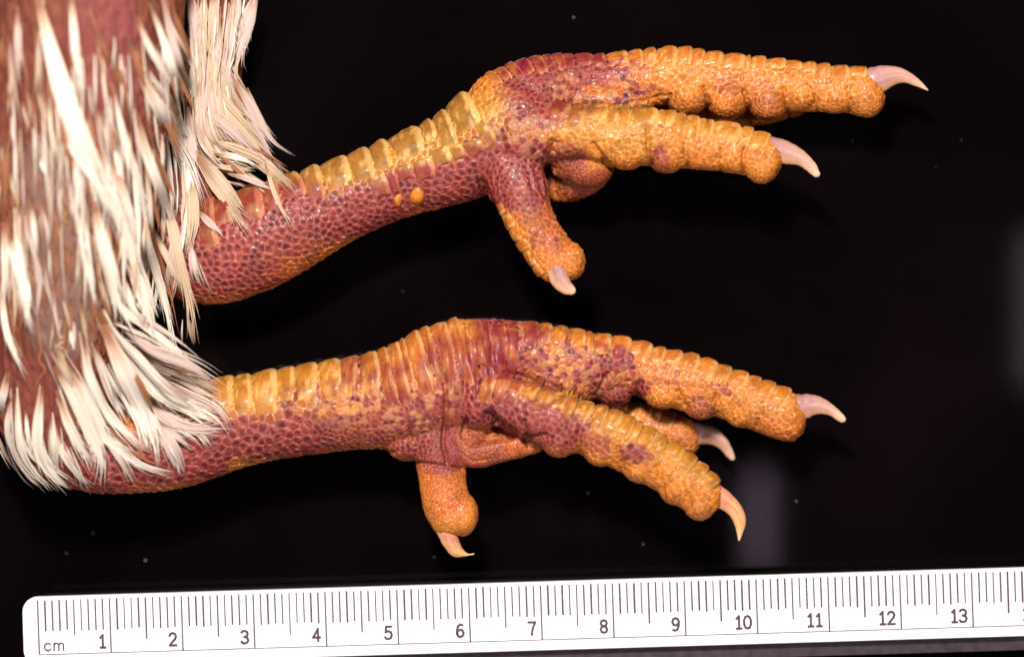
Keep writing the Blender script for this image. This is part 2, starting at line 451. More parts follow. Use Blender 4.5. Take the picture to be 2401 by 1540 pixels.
            for r in range(len(rings) - 2): F += [(1 + r * n + a, 1 + (r + 1) * n + a, 1 + (r + 1) * n + (a + 1) % n, 1 + r * n + (a + 1) % n) for a in range(n)]
            R = np.array(R); c = np.tile(lin(186, 112, 26), (len(R), 1)) * (0.7 + 0.6 * vnoise(R, 0.1))[:, None]; ew = np.repeat([0, 0, .15, .5, .8], n)[:, None] if False else np.r_[0, np.repeat([0, .1, .35, .75, 1], n)][:, None]; c = c * (1 - ew) + C_RED * 0.9 * ew
            mk("scale", world(R), F, M_SKIN, self.obj, c)

    def claws(self):
        for (top, bot, dz, tone) in self.spec['claws']:
            n = 22; ns = 18; px_h = random.uniform(0, 6)
            A, _ = spline([unp(*p, dz) for p in top], n); B, _ = spline([unp(*p, dz) for p in bot], n)
            C = (A + B) / 2; hw = np.linalg.norm(A - B, axis=1) / 2 * (1 + RNG.normal(0, 0.018, n)); up = unit(A - B)
            T = unit(np.gradient(C, axis=0)); W = np.array([0, 0, 1.0])
            dep = hw * np.linspace(0.80, 0.65, n)
            # the root of the claw runs on inside the toe
            C = np.vstack([C[0] - T[0] * 16, C]); hw = np.r_[hw[0] * 0.9, hw]; dep = np.r_[dep[0] * 0.9, dep]; up = np.vstack([up[0], up]); n += 1
            a = np.linspace(0, 2 * np.pi, ns, endpoint=False); V = []; cl = []
            for i in range(n):
                t = i / (n - 1)
                sh = 1 - 0.22 * np.exp(-((np.sin(a) + 0.55) / 0.16) ** 2) * (1 - t)
                V.append(C[i] + (np.sin(a)[:, None] * up[i] * hw[i] + np.cos(a)[:, None] * W * dep[i]) * sh[:, None])
                ba = lin(156, 112, 112) * (1 - t) + lin(198, 152, 124) * t if tone == 'p' else lin(186, 116, 98) * (1 - t) + lin(222, 160, 90) * t
                if t > 0.72: ba = ba * (1 - (t - 0.72) * 1.6) + lin(226, 196, 166) * (t - 0.72) * 1.6
                ba = ba[None] * (1 + 0.16 * np.sin(a * 5 + 1.3 * i * 0.1) * np.cos(a * 11 + px_h))[:, None]
                low = sstep(-0.35, -0.75, np.sin(a))[:, None] * 0.6
                cl.append(ba * (1 - low) + lin(214, 160, 104) * low + 0 * a[:, None])
            V.append(C[-1][None] + T[-1] * hw[-1] * 0.6); cl.append(lin(240, 220, 190)[None])
            V = np.vstack(V); cl = np.vstack(cl)
            F = [(i * ns + j, i * ns + (j + 1) % ns, (i + 1) * ns + (j + 1) % ns, (i + 1) * ns + j) for i in range(n - 1) for j in range(ns)]
            F += [((n - 1) * ns + j, (n - 1) * ns + (j + 1) % ns, n * ns) for j in range(ns)]
            mk("claw", world(V), F, M_CLAW, self.obj, cl)

UP = dict(
    tubes=dict(
        shank=[(500, -140, -60, 80), (490, 60, -60, 84), (470, 280, -60, 90), (425, 450, -50, 108), (420, 560, -35, 120), (490, 592, -20, 122), (590, 566, -8, 120),
               (690, 524, 0, 108), (776, 484, 0, 96), (860, 448, 0, 91), (934, 420, 0, 91), (1010, 394, 0, 98), (1080, 366, 0, 108), (1150, 328, 0, 122), (1215, 290, 0, 122)],
        mid=[(1190, 275, -5, 112), (1260, 236, -20, 102), (1330, 210, -30, 84), (1410, 193, -30, 62), (1500, 186, -30, 63), (1590, 182, -30, 66), (1680, 192, -30, 63),
             (1770, 200, -28, 62), (1850, 205, -26, 59), (1920, 209, -25, 54), (1990, 213, -25, 53), (2025, 220, -25, 55)],
        outer=[(1215, 320, 35, 95), (1290, 310, 50, 72), (1360, 312, 62, 58), (1450, 322, 62, 63), (1530, 324, 58, 66), (1610, 336, 54, 60), (1690, 346, 50, 56), (1760, 361, 50, 52), (1795, 372, 50, 50)],
        inner=[(1320, 300, -90, 70, 56), (1480, 262, -118, 60, 50), (1640, 246, -122, 58, 50), (1780, 240, -120, 54, 48), (1860, 232, -118, 44, 44)],
        hallux=[(1190, 380, 30, 84), (1218, 440, 55, 68), (1238, 500, 62, 58), (1263, 550, 60, 54), (1292, 594, 58, 55), (1308, 612, 56, 55)],
    ),
    pads=[(1612, 224, -20, 52, 48, 52), (1706, 232, -16, 52, 48, 56), (1800, 238, -14, 48, 45, 52), (1880, 220, -16, 44, 40, 46), (1956, 226, -20, 42, 42, 44), (2036, 232, -24, 39, 45, 44),
          (1378, 378, 4, 66, 64, 58, -0.4), (1346, 404, -70, 104, 66, 56, 0.38), (1325, 360, 10, 50, 60, 50), (1415, 236, -8, 125, 40, 54), (1468, 350, 60, 52, 50, 52), (1562, 360, 58, 48, 48, 50), (1652, 350, 54, 46, 46, 46), (1725, 362, 52, 44, 46, 46),
          (1786, 386, 50, 42, 46, 44), (1332, 612, 54, 41, 47, 46), (1290, 610, 60, 42, 40, 42), (1205, 440, 20, 70, 50, 50)],
    creases=[([(1652, 206), (1660, 235), (1661, 290)], 4.5, 9), ([(1572, 222), (1562, 250), (1562, 290)], 4.5, 7), ([(1745, 212), (1754, 240), (1756, 290)], 4.5, 9), ([(1838, 208), (1846, 235), (1850, 285)], 4.5, 8), ([(1912, 222), (1918, 245), (1914, 275)], 4, 6), ([(1988, 205), (1994, 240), (1990, 285)], 4.5, 8),
             ([(1520, 300), (1521, 345), (1527, 405)], 5, 9), ([(1465, 350), (1466, 400)], 3, 4), ([(1604, 340), (1614, 405)], 6, 9), ([(1692, 350), (1690, 410)], 4, 5), ([(1746, 350), (1742, 420)], 5, 9),
             ([(1392, 340), (1420, 385), (1450, 410)], 6, 10), ([(1300, 340), (1292, 400), (1300, 460)], 12, 16), ([(1130, 430), (1150, 480)], 9, 10), ([(1300, 250), (1400, 262), (1520, 262)], 6, 5),
             ([(1255, 390), (1272, 450)], 4, 5), ([(1235, 390), (1250, 440)], 4, 4), ([(1480, 240), (1560, 225)], 4, 4)],
    speckle=[(1330, 190, 1470, 190, 60, 1.0), (1300, 250, 1330, 260, 40, 0.8), (1130, 340, 1220, 330, 50, 0.6), (1250, 470, 1280, 560, 40, 0.45)], crust=[(1330, 225, 1440, 240, 50, 0.7), (1180, 300, 1290, 330, 50, 0.5)],
    spacing0=20.5,
    spacing=[(420, 600, 1000, 440, 150, 21), (1230, 200, 1300, 200, 90, 17), (1560, 255, 2060, 262, 28, 12.5), (1440, 395, 1800, 415, 30, 12), (1376, 400, 1376, 400, 60, 9), (1200, 420, 1240, 480, 60, 15), (1320, 620, 1320, 620, 45, 13), (1300, 300, 1860, 250, 1, 15)],
    bare=[(500, -140, 440, 330, 150, 1.0)], grey=[],
    bruise=[(440, 540, 700, 510, 92, 1.0), (430, 630, 600, 620, 70, 0.9), (740, 520, 900, 480, 60, 1.0), (930, 450, 1100, 420, 52, 1.0), (1120, 400, 1240, 380, 58, 1.0), (1180, 440, 1240, 450, 50, 0.95), (1230, 490, 1280, 540, 32, 0.4),
            (1225, 165, 1285, 225, 62, 1.0), (1280, 150, 1390, 160, 44, 1.0), (1390, 160, 1440, 170, 26, 0.6), (1235, 255, 1280, 270, 40, 0.95), (1310, 230, 1370, 250, 30, 0.6), (1320, 370, 1345, 380, 34, 0.8), (1340, 440, 1420, 430, 30, 0.6),
            (1545, 365, 1548, 385, 24, 0.55),  (1060, 470, 1140, 470, 36, 1.0), (1195, 195, 1215, 300, 34, 0.45), (1700, 195, 1720, 200, 26, 0.25), (1790, 225, 1800, 235, 34, 0.25)],
    yellow=[(700, 440, 1200, 270, 75, 1.0), (1330, 270, 1500, 310, 60, 0.9), (560, 470, 650, 450, 50, 1.0)],
    rust=[(1560, 262, 2060, 272, 36, 0.25), (440, 690, 720, 660, 56, 0.75), (1290, 480, 1310, 600, 40, 0.45), (1330, 440, 1400, 430, 40, 0.6)],
    spots=[(978, 459, 20, 19, 11), (933, 468, 10, 15, 5)],
    scutes=[('mid', 0.0, 0.22, 8, 34, 135, 3.8, 'm'), ('shank', 0.50, 0.955, 13, 16, 128, 9.0, 'o'), ('mid', 0.22, 0.995, 18, 26, 140, 7.0, 'r'), ('outer', 0.14, 0.99, 13, 14, 128, 7.0, 'y'),
            ('hallux', 0.35, 0.98, 6, -122, -40, 4.0, 'r'), ('shank', 0.76, 0.96, 8, -14, 16, 4.5, 'o')],
    claws=[([(2034, 160), (2079, 154), (2119, 162), (2153, 185), (2177, 211)], [(2060, 224), (2085, 208), (2115, 195), (2150, 204), (2174, 213)], -18, 'p'),
           ([(1806, 320), (1840, 328), (1880, 350), (1910, 380), (1924, 408)], [(1818, 384), (1845, 386), (1872, 389), (1892, 402), (1910, 416)], 54, 'p'),
           ([(1326, 624), (1336, 655), (1345, 669), (1350, 677)], [(1282, 640), (1294, 668), (1318, 688), (1340, 692)], 84, 'p')],
)
LO = dict(
    tubes=dict(
        shank=[(190, -160, 150, 250, 190), (180, 150, 150, 235, 180), (165, 420, 140, 200, 165), (145, 660, 120, 165, 140), (128, 860, 90, 142, 120), (142, 985, 60, 138, 110), (225, 1046, 40, 108, 95), (330, 1046, 25, 108, 92),
               (420, 1032, 12, 110, 92), (525, 997, 0, 108), (600, 982, 0, 103), (693, 966, 0, 103), (807, 950, 0, 106), (900, 938, 0, 114), (980, 918, 0, 126), (1050, 893, 0, 134), (1110, 875, 0, 124)],
        mid=[(1090, 850, 0, 105), (1170, 836, -5, 88), (1270, 846, -15, 82), (1370, 860, -20, 80), (1460, 858, -22, 63), (1545, 882, -22, 62), (1625, 902, -22, 66), (1700, 923, -22, 58), (1775, 950, -22, 58), (1840, 975, -22, 58)],
        outer=[(1130, 930, 50, 80), (1200, 945, 62, 62), (1270, 975, 70, 66), (1350, 1000, 70, 60), (1430, 1027, 68, 62), (1500, 1062, 64, 60), (1570, 1103, 60, 57), (1632, 1150, 58, 54), (1650, 1168, 57, 50)],
        inner=[(1180, 900, -80, 80, 56), (1320, 940, -112, 62, 48), (1440, 985, -118, 54, 48), (1560, 1014, -116, 50, 46), (1600, 1026, -114, 47, 44)],
        hallux=[(1012, 990, 10, 70), (1030, 1060, 18, 62), (1038, 1130, 18, 56), (1047, 1180, 18, 56), (1060, 1212, 18, 54)],
        fold=[(1066, 965, 46, 26), (1072, 1030, 40, 32), (1108, 1060, 34, 37), (1165, 1050, 26, 36), (1250, 1030, 18, 34)],
    ),
    pads=[(1382, 878, -12, 42, 46, 46), (1440, 918, -30, 45, 34, 44), (1556, 916, -14, 50, 44, 46), (1645, 942, -16, 46, 42, 44), (1740, 962, -18, 44, 40, 42), (1845, 985, -22, 45, 50, 46), (1800, 966, -22, 50, 48, 46),
          (1312, 1022, 68, 50, 50, 50), (1412, 1052, 66, 46, 42, 46), (1500, 1085, 62, 46, 48, 46), (1585, 1140, 60, 44, 44, 44), (1640, 1178, 57, 40, 42, 42), (1600, 1030, -112, 42, 46, 42),
          (1085, 1206, 18, 37, 52, 46), (1050, 1200, 18, 50, 46, 44), (1116, 1016, 36, 27, 25, 26), (1150, 1030, -8, 70, 46, 52), (960, 1040, 0, 60, 40, 60), (1130, 1040, -50, 90, 52, 60), (1190, 1008, -26, 90, 52, 56), (1240, 985, -30, 80, 60, 60), (1300, 900, 8, 90, 40, 52, -0.35)],
    creases=[([(1043, 880), (1046, 960), (1040, 1040), (1050, 1085)], 5, 15), ([(960, 1000), (962, 1060)], 5, 7), ([(925, 1062), (900, 1058)], 5, 5), ([(1150, 975), (1166, 1000), (1196, 1018)], 12, 24), ([(1092, 985), (1088, 1026), (1108, 1044), (1146, 1036), (1190, 1026)], 5, 13), ([(1230, 1030), (1280, 1022)], 7, 9), ([(1078, 1060), (1110, 1082), (1160, 1074)], 2.5, 2.5), ([(1062, 1000), (1062, 1050)], 2.5, 2.5),
             ([(1210, 880), (1290, 902), (1360, 930)], 7, 6), ([(1358, 1010), (1358, 1062)], 6, 9), ([(1450, 1050), (1460, 1100)], 6, 9), ([(1545, 1090), (1555, 1165)], 5, 7), ([(1225, 990), (1240, 1050)], 6, 9), ([(1605, 1130), (1620, 1195)], 4, 5),
             ([(1408, 915), (1425, 880)], 8, 10), ([(1490, 935), (1500, 900)], 8, 11), ([(1604, 950), (1590, 915)], 6, 9), ([(1684, 972), (1682, 930)], 6, 9), ([(1775, 1000), (1785, 975)], 5, 5),
             ([(975, 1085), (1030, 1092), (1085, 1100)], 5, 9),([(1000, 790), (1004, 850), (996, 905)], 5, 7), ([(1030, 787), (1034, 852), (1028, 911)], 5, 7), ([(1060, 784), (1064, 854), (1060, 917)], 5, 7), ([(1088, 781), (1092, 856), (1090, 923)], 5, 7), ([(1116, 778), (1120, 858), (1120, 929)], 5, 7), ([(1146, 775), (1150, 860), (1152, 935)], 5, 7), ([(880, 860), (890, 960), (885, 1060)], 3, 4), ([(840, 910), (842, 1050)], 3, 4), ([(925, 840), (935, 940)], 3, 4)],
    speckle=[(1210, 820, 1420, 880, 80, 1.0), (860, 900, 1000, 930, 80, 0.9), (1230, 960, 1340, 1010, 60, 0.8), (700, 940, 860, 930, 46, 0.7), (1490, 830, 1640, 900, 40, 0.25)], crust=[(820, 900, 980, 920, 90, 0.8), (1240, 800, 1400, 860, 60, 0.6), (1040, 790, 1120, 800, 40, 0.6)],
    spacing0=20.5,
    spacing=[(150, 1060, 700, 1000, 120, 27), (820, 980, 1000, 960, 90, 15), (1100, 800, 1380, 850, 70, 18), (1230, 980, 1350, 1010, 60, 18), (1070, 1040, 1240, 1060, 60, 8.5), (1440, 945, 1800, 1015, 32, 13), (1310, 1065, 1640, 1215, 28, 12), (1040, 1130, 1070, 1230, 90, 9)],
    bare=[(190, -160, 165, 420, 300, 1.0), (165, 420, 130, 900, 185, 1.0)], grey=[(120, 400, 150, 760, 80, 1.0)], mauve=[(240, -40, 270, 180, 70, 1.0)], hock=[(20, 920, 240, 980, 100, 1.0)],
    bruise=[(60, 1000, 250, 1080, 90, 1.0), (250, 1090, 480, 1070, 62, 1.0), (420, 1030, 720, 1020, 52, 1.0), (720, 1020, 900, 1000, 42, 0.85), (900, 980, 1040, 970, 70, 0.75), (950, 1020, 1040, 1060, 50, 0.9), (1050, 850, 1170, 865, 72, 0.95), (1140, 775, 1250, 790, 38, 0.95),
            (1180, 840, 1290, 885, 40, 0.6), (1370, 880, 1410, 905, 30, 0.9), (1420, 870, 1440, 930, 30, 0.9), (1455, 835, 1470, 850, 26, 0.95), (1500, 905, 1505, 910, 20, 0.8), (1100, 950, 1180, 960, 50, 0.95), (1200, 970, 1320, 1010, 48, 0.9),
            (1390, 1035, 1410, 1045, 26, 0.6), (1478, 1058, 1500, 1065, 24, 0.8), (1640, 960, 1650, 970, 30, 0.5), (1690, 910, 1700, 915, 13, 0.9), (1060, 1040, 1150, 1070, 44, 0.5), (830, 860, 960, 900, 40, 0.6), (1110, 1030, 1110, 1030, 30, 0.5), (1600, 900, 1600, 900, 14, 0.4)],
    yellow=[(540, 930, 860, 880, 60, 1.0), (1260, 920, 1600, 1080, 40, 0.6)],
    rust=[(1030, 1100, 1050, 1170, 46, 0.75), (1060, 1060, 1240, 1060, 50, 0.9), (1780, 1000, 1860, 1020, 34, 0.4), (1540, 990, 1600, 1030, 40, 0.4), (1320, 1070, 1640, 1210, 26, 0.2)],
    spots=[],
    scutes=[('mid', 0.0, 0.15, 5, -30, 62, 5.0, 'm'), ('outer', 0.0, 0.15, 3, 0, 70, 4.0, 'm'), ('shank', 0.645, 0.90, 11, 6, 140, 6.5, 'y'), ('shank', 0.90, 1.0, 7, -8, 130, 5.0, 'm'), ('mid', 0.16, 0.99, 17, 24, 140, 7.0, 'r'), ('outer', 0.16, 0.99, 15, 10, 130, 7.0, 'y'), ('inner', 0.5, 0.98, 8, 26, 130, 4.0, 'r')],
    claws=[([(1872, 923), (1918, 927), (1955, 950), (1976, 970), (1984, 981)], [(1885, 984), (1915, 972), (1942, 973), (1960, 984), (1973, 991)], -14, 'p'),
           ([(1684, 1132), (1715, 1157), (1740, 1188), (1750, 1222), (1736, 1265)], [(1668, 1184), (1694, 1196), (1713, 1212), (1725, 1240), (1731, 1267)], 60, 'y'),
           ([(1638, 992), (1675, 1000), (1703, 1026), (1718, 1055), (1724, 1074)], [(1640, 1042), (1668, 1043), (1690, 1055), (1703, 1070), (1714, 1079)], -108, 'p'),
           ([(1076, 1262), (1084, 1284), (1098, 1297), (1112, 1296)], [(1022, 1246), (1040, 1280), (1066, 1305), (1110, 1300)], 24, 'y')],
)

bird = empty("bird", (-0.055, -0.005, 0.0))
bird['label'] = "pair of scaly orange bird legs with maroon bruising, wet white feathers at the left"
bird['category'] = "bird"
leg_u = Leg(UP, bird); leg_u.obj['label'] = "leg farther from the ruler, large toe claw reaching furthest right"
leg_l = Leg(LO, bird); leg_l.obj['label'] = "leg next to the ruler, feathered down to the bent hock"

# ------------------------------------------------------------------ feathers
def surf_z(px, py, legs, z):
    for _ in range(2):
        p = unp(px, py, z); best = None
        for lg in legs:
            h = lg.bvh.ray_cast(Vector((p[0], p[1], 900)), Vector((0, 0, -1)))
            if h[0] is not None: best = h[0][2] if best is None else max(best, h[0][2])
        if best is None: return None
        z = best
    return z

TONES = dict(w=(lin(240, 227, 210), lin(146, 84, 52)), c=(lin(206, 178, 148), lin(152, 110, 74)), p=(lin(212, 184, 172), lin(172, 126, 98)), o=(lin(158, 98, 62), lin(112, 62, 44)))

def feather(pts, W, tone, legs, lift=14, rootcol=True, zc=None, name="feather", pool=None):
    zs = []; last = None
    for (px, py) in pts:
        z = surf_z(px, py, legs, 0 if last is None else last); zs.append(z)
        if z is not None: last = z
    good = [z for z in zs if z is not None]
    if not good: good = [zc if zc is not None else -20]
    k = len(pts); cur = good[0]; Z = []
    for i, z in enumerate(zs):
        if z is None: z = cur - 14
        cur = z; t = i / (k - 1)
        Z.append(z + lift * (0.35 + 0.9 * math.sin(math.pi * min(1, t * 0.85 + 0.08))) + W * 0.12)
    Z = np.array(Z)
    if k > 2:
        Zs = Z.copy(); Zs[1:-1] = np.maximum(Z[1:-1], 0.5 * Z[1:-1] + 0.25 * (Z[:-2] + Z[2:])); Z = Zs
    P = [unp(px, py, z) for (px, py), z in zip(pts, Z)]
    n = 18; C, L = spline(P, n); W = W * (0.62 + 0.38 * min(1, L / 190)); T = unit(np.gradient(C, axis=0)); U = unit(np.cross(np.array([0, 0, 1.0]), T)); Wd = np.cross(T, U)
    t = np.linspace(0, 1, n)
    K = int(np.clip(W / 3.2, 3, 17))
    prof = np.interp(t, [0, 0.12, 0.35, 0.6, 0.82, 0.94, 1], [0.24, 0.46, 0.92, 0.9, 0.5, 0.22, 0.03])
    tip, base = TONES[tone]; shade = 0.9 + 0.12 * random.random(); b0 = 0.10 + 0.15 * random.random()
    V = []; F = []; CC = []
    for q in range(K):
        s0 = (q + 0.5) / K * 2 - 1; end = 1.0 - abs(s0) ** 1.3 * random.uniform(0.04, 0.42)
        sw = W / K * random.uniform(0.62, 1.0) * 0.75
        stray = random.gauss(0, 0.05) * W; ph = random.uniform(0, 6.3); wob = random.uniform(0.2, 0.9)
        zoff = random.uniform(-1.5, 3) + (1 - s0 * s0) * W * 0.12
        tt = t * end; i = tt * (n - 1); k0 = np.minimum(i.astype(int), n - 2); f = (i - k0)[:, None]
        g = lambda A: A[k0] * (1 - f) + A[k0 + 1] * f
        c = g(C); u = unit(g(U)); wv = unit(g(Wd))
        pr = np.interp(tt, t, prof)
        lat = s0 * W / 2 * pr * 0.9 + stray * t ** 3 + wob * np.sin(ph + t * 5) * t
        hw = sw * np.interp(t, [0, 0.2, 0.55, 0.8, 1], [0.5, 0.9, 1, 0.55, 0.03])
        cen = c + u * lat[:, None] + wv * (zoff * (0.2 + 0.8 * np.sin(np.pi * np.clip(t * 0.9 + 0.05, 0, 1))))[:, None]
        A = cen + u * hw[:, None]; B = cen + wv * (hw * 0.55)[:, None]; Dn = cen - u * hw[:, None]
        o = len(V) * n * 3; V.append(np.stack([A, B, Dn], 1).reshape(-1, 3))
        kk = sstep(b0 * 0.4, b0 * 1.9, t)[:, None] if rootcol else np.ones((n, 1))
        v = shade * random.uniform(0.8, 1.02)
        cc = (base * (1 - kk) + tip * kk) * v
        if tone == 'w': hb = (4 * kk * (1 - kk)) * 0.4 + 0.14 * (abs(s0) > 0.7); cc = cc * (1 - hb) + lin(232, 188, 142) * v * hb
        CC.append(np.repeat(cc, 3, 0) * np.tile([0.93, 1.0, 0.93], n)[:, None])
        for r in range(n - 1):
            a = o + r * 3
            F += [(a, a + 1, a + 4, a + 3), (a + 1, a + 2, a + 5, a + 4)]
    # loose barbs that leave the vane and fray its edge
    nb = int(W / 2.2) if pool is None and W > 10 else 0
    for q in range(nb):
        sd = random.choice((-1, 1)); ta = random.uniform(0.15, 0.8); tb = min(0.995, ta + random.uniform(0.14, 0.3)); m = 6
        tt = np.linspace(ta, tb, m); i = tt * (n - 1); k0 = np.minimum(i.astype(int), n - 2); f = (i - k0)[:, None]
        g = lambda A: A[k0] * (1 - f) + A[k0 + 1] * f
        c = g(C); u = unit(g(U)); wv = unit(g(Wd)); r = np.linspace(0, 1, m)
        pr = np.interp(tt, t, prof); out = W / 2 * pr[0] * (0.55 + random.uniform(0.3, 0.75) * r ** 1.3) + random.uniform(0, 3) * r
        hw = random.uniform(0.8, 1.6) * (1.05 - r)
        cen = c + u * (sd * out)[:, None] + wv * (random.uniform(-1, 4) * r + W * 0.06)[:, None]
        o = sum(len(v) for v in V); V.append(np.stack([cen + u * hw[:, None], cen + wv * (hw * .6)[:, None], cen - u * hw[:, None]], 1).reshape(-1, 3))
        kk = sstep(b0 * 0.4, b0 * 1.9, tt)[:, None] if rootcol else np.ones((m, 1))
        CC.append(np.repeat((base * (1 - kk) + tip * kk) * random.uniform(0.75, 1.0), 3, 0))
        for rr in range(m - 1):
            a = o + rr * 3; F += [(a, a + 1, a + 4, a + 3), (a + 1, a + 2, a + 5, a + 4)]
    if pool is not None:
        o = sum(len(v) for v in pool[0]); pool[0].append(np.vstack(V)); pool[1] += [tuple(i + o for i in f) for f in F]; pool[2].append(np.vstack(CC)); return
    mk(name, world(np.vstack(V)), F, M_FEATHER, bird, np.vstack(CC))

LU, LL = [leg_u], [leg_l]; LB = [leg_u, leg_l]
COLUMN = [
 ([(86, -17), (115, 100), (143, 200), (178, 300), (218, 395), (268, 500), (301, 575)], 66, 'w'), ([(123, 229), (160, 330), (206, 401), (240, 450), (270, 505), (292, 560)], 30, 'w'),
 ([(165, -15), (172, 57), (178, 129), (189, 200), (195, 250)], 27, 'w'), ([(40, 35), (43, 115), (43, 202)], 20, 'p'), ([(350, 5), (380, 85), (407, 170), (438, 245)], 26, 'w'),
 ([(378, -20), (400, 80), (420, 150), (442, 228)], 26, 'p'), ([(322, 40), (345, 100), (380, 160), (420, 225)], 25, 'w'), ([(318, 150), (352, 218), (381, 266), (415, 330), (447, 387), (466, 440), (478, 487)], 58, 'w'),
 ([(265, 215), (281, 286), (300, 358), (322, 420), (338, 484), (343, 556)], 26, 'w'), ([(338, 470), (344, 556), (364, 628), (384, 699), (398, 760), (412, 842)], 28, 'w'),
 ([(314, 250), (344, 358), (370, 430), (395, 499), (410, 560)], 34, 'w'), ([(372, 420), (395, 499), (408, 545), (417, 600), (432, 656), (448, 720), (455, 808)], 38, 'c'),
 ([(226, 340), (246, 413), (272, 484), (301, 570), (321, 642), (350, 728)], 36, 'w'), ([(172, 350), (183, 427), (190, 508)], 17, 'w'), ([(264, 370), (287, 441), (309, 527), (322, 605)], 28, 'w'),
 ([(219, 470), (238, 556), (258, 628), (275, 700), (320, 792)], 46, 'w'), ([(198, 580), (212, 642), (223, 718)], 23, 'w'), ([(72, 475), (80, 542), (87, 610)], 21, 'w'), ([(8, 520), (12, 600), (10, 720)], 25, 'w'),
 ([(37, 500), (43, 585), (54, 656), (66, 750), (82, 795)], 23, 'w'), ([(2, 640), (10, 749), (26, 810), (62, 897)], 21, 'w'), ([(95, 370), (106, 412)], 14, 'w'), ([(88, 605), (84, 672)], 12, 'p'),
 ([(300, 620), (330, 690), (352, 745), (368, 800)], 34, 'w'), ([(318, 600), (345, 680), (372, 745)], 30, 'w'), ([(290, 660), (310, 720), (345, 770)], 22, 'w'), ([(270, 700), (300, 735), (345, 775)], 24, 'w'),
 ([(350, 520), (387, 593), (415, 650), (440, 700)], 22, 'c'), ([(60, 640), (66, 700), (60, 770)], 14, 'w'), ([(20, 560), (40, 640), (62, 730)], 20, 'w'), ([(130, 240), (150, 330), (175, 420)], 18, 'o'),
 ([(205, 250), (218, 320), (240, 400)], 16, 'o'), ([(255, 120), (290, 200), (300, 280)], 18, 'o'), ([(300, 90), (330, 170), (352, 240)], 18, 'o'), ([(240, 260), (262, 330), (285, 420)], 16, 'o'), ([(10, 330), (12, 420), (10, 520)], 18, 'o'), ([(45, 400), (42, 460), (44, 530)], 14, 'o'),
]
REAR = [
 ([(539, -20), (562, 57), (578, 132)], 20, 'p'), ([(602, -20), (575, 66), (552, 165)], 42, 'p'), ([(536, 10), (539, 100), (542, 175)], 32, 'p'), ([(470, 72), (516, 149), (553, 229), (595, 308)], 26, 'c'),
 ([(544, 180), (582, 258), (610, 324), (639, 375), (688, 412)], 28, 'p'), ([(470, 166), (516, 223), (559, 272), (618, 340)], 26, 'c'), ([(464, 200), (510, 249), (559, 301), (607, 352), (634, 403)], 28, 'c'),
 ([(453, 252), (501, 275), (559, 321), (622, 380)], 26, 'p'), ([(464, 301), (530, 324), (587, 358), (645, 405), (680, 440), (697, 467)], 30, 'c'), ([(464, 344), (530, 361), (605, 388)], 28, 'c'), ([(501, 361), (559, 370), (606, 390)], 20, 'w'),
 ([(536, 408), (587, 422), (642, 448)], 18, 'p'), ([(622, 383), (642, 449), (662, 494), (686, 542)], 12, 'c'), ([(464, 100), (456, 186), (447, 250)], 26, 'w'), ([(464, 285), (493, 358), (512, 418)], 22, 'c'),
 ([(455, 355), (488, 405), (528, 460), (562, 511), (597, 552)], 42, 'c'), ([(442, 395), (450, 470), (451, 542), (436, 605)], 38, 'c'), ([(464, 494), (499, 528), (529, 560)], 16, 'p'), ([(466, 500), (490, 530), (515, 545)], 10, 'p'),
 ([(447, 570), (456, 628), (465, 668)], 22, 'p'), ([(458, 595), (481, 651), (508, 710)], 5, 'p'), ([(401, 615), (406, 710)], 8, 'o'), ([(415, 590), (405, 640), (395, 680)], 8, 'p'), ([(500, -20), (500, 60), (492, 140)], 34, 'c'), ([(560, -20), (550, 40), (535, 120)], 34, 'p'),
 ([(440, -10), (455, 60), (462, 130)], 30, 'p'), ([(480, -20), (476, 50), (470, 110)], 26, 'c'), ([(520, 100), (530, 180), (545, 260)], 28, 'p'), ([(480, 130), (505, 210), (540, 290)], 26, 'c'), ([(500, 215), (545, 270), (600, 330)], 22, 'p'), ([(485, 330), (545, 345), (605, 372), (660, 410)], 24, 'c'),
 ([(490, 385), (540, 395), (600, 402)], 16, 'c'), ([(510, 420), (540, 428), (560, 440)], 8, 'p'), ([(575, 230), (600, 300), (632, 365)], 18, 'p'), ([(440, 250), (450, 330), (456, 420)], 26, 'p'), ([(425, 330), (438, 420), (445, 500)], 24, 'w'), ([(560, 180), (566, 240), (585, 290)], 14, 'p'),
]
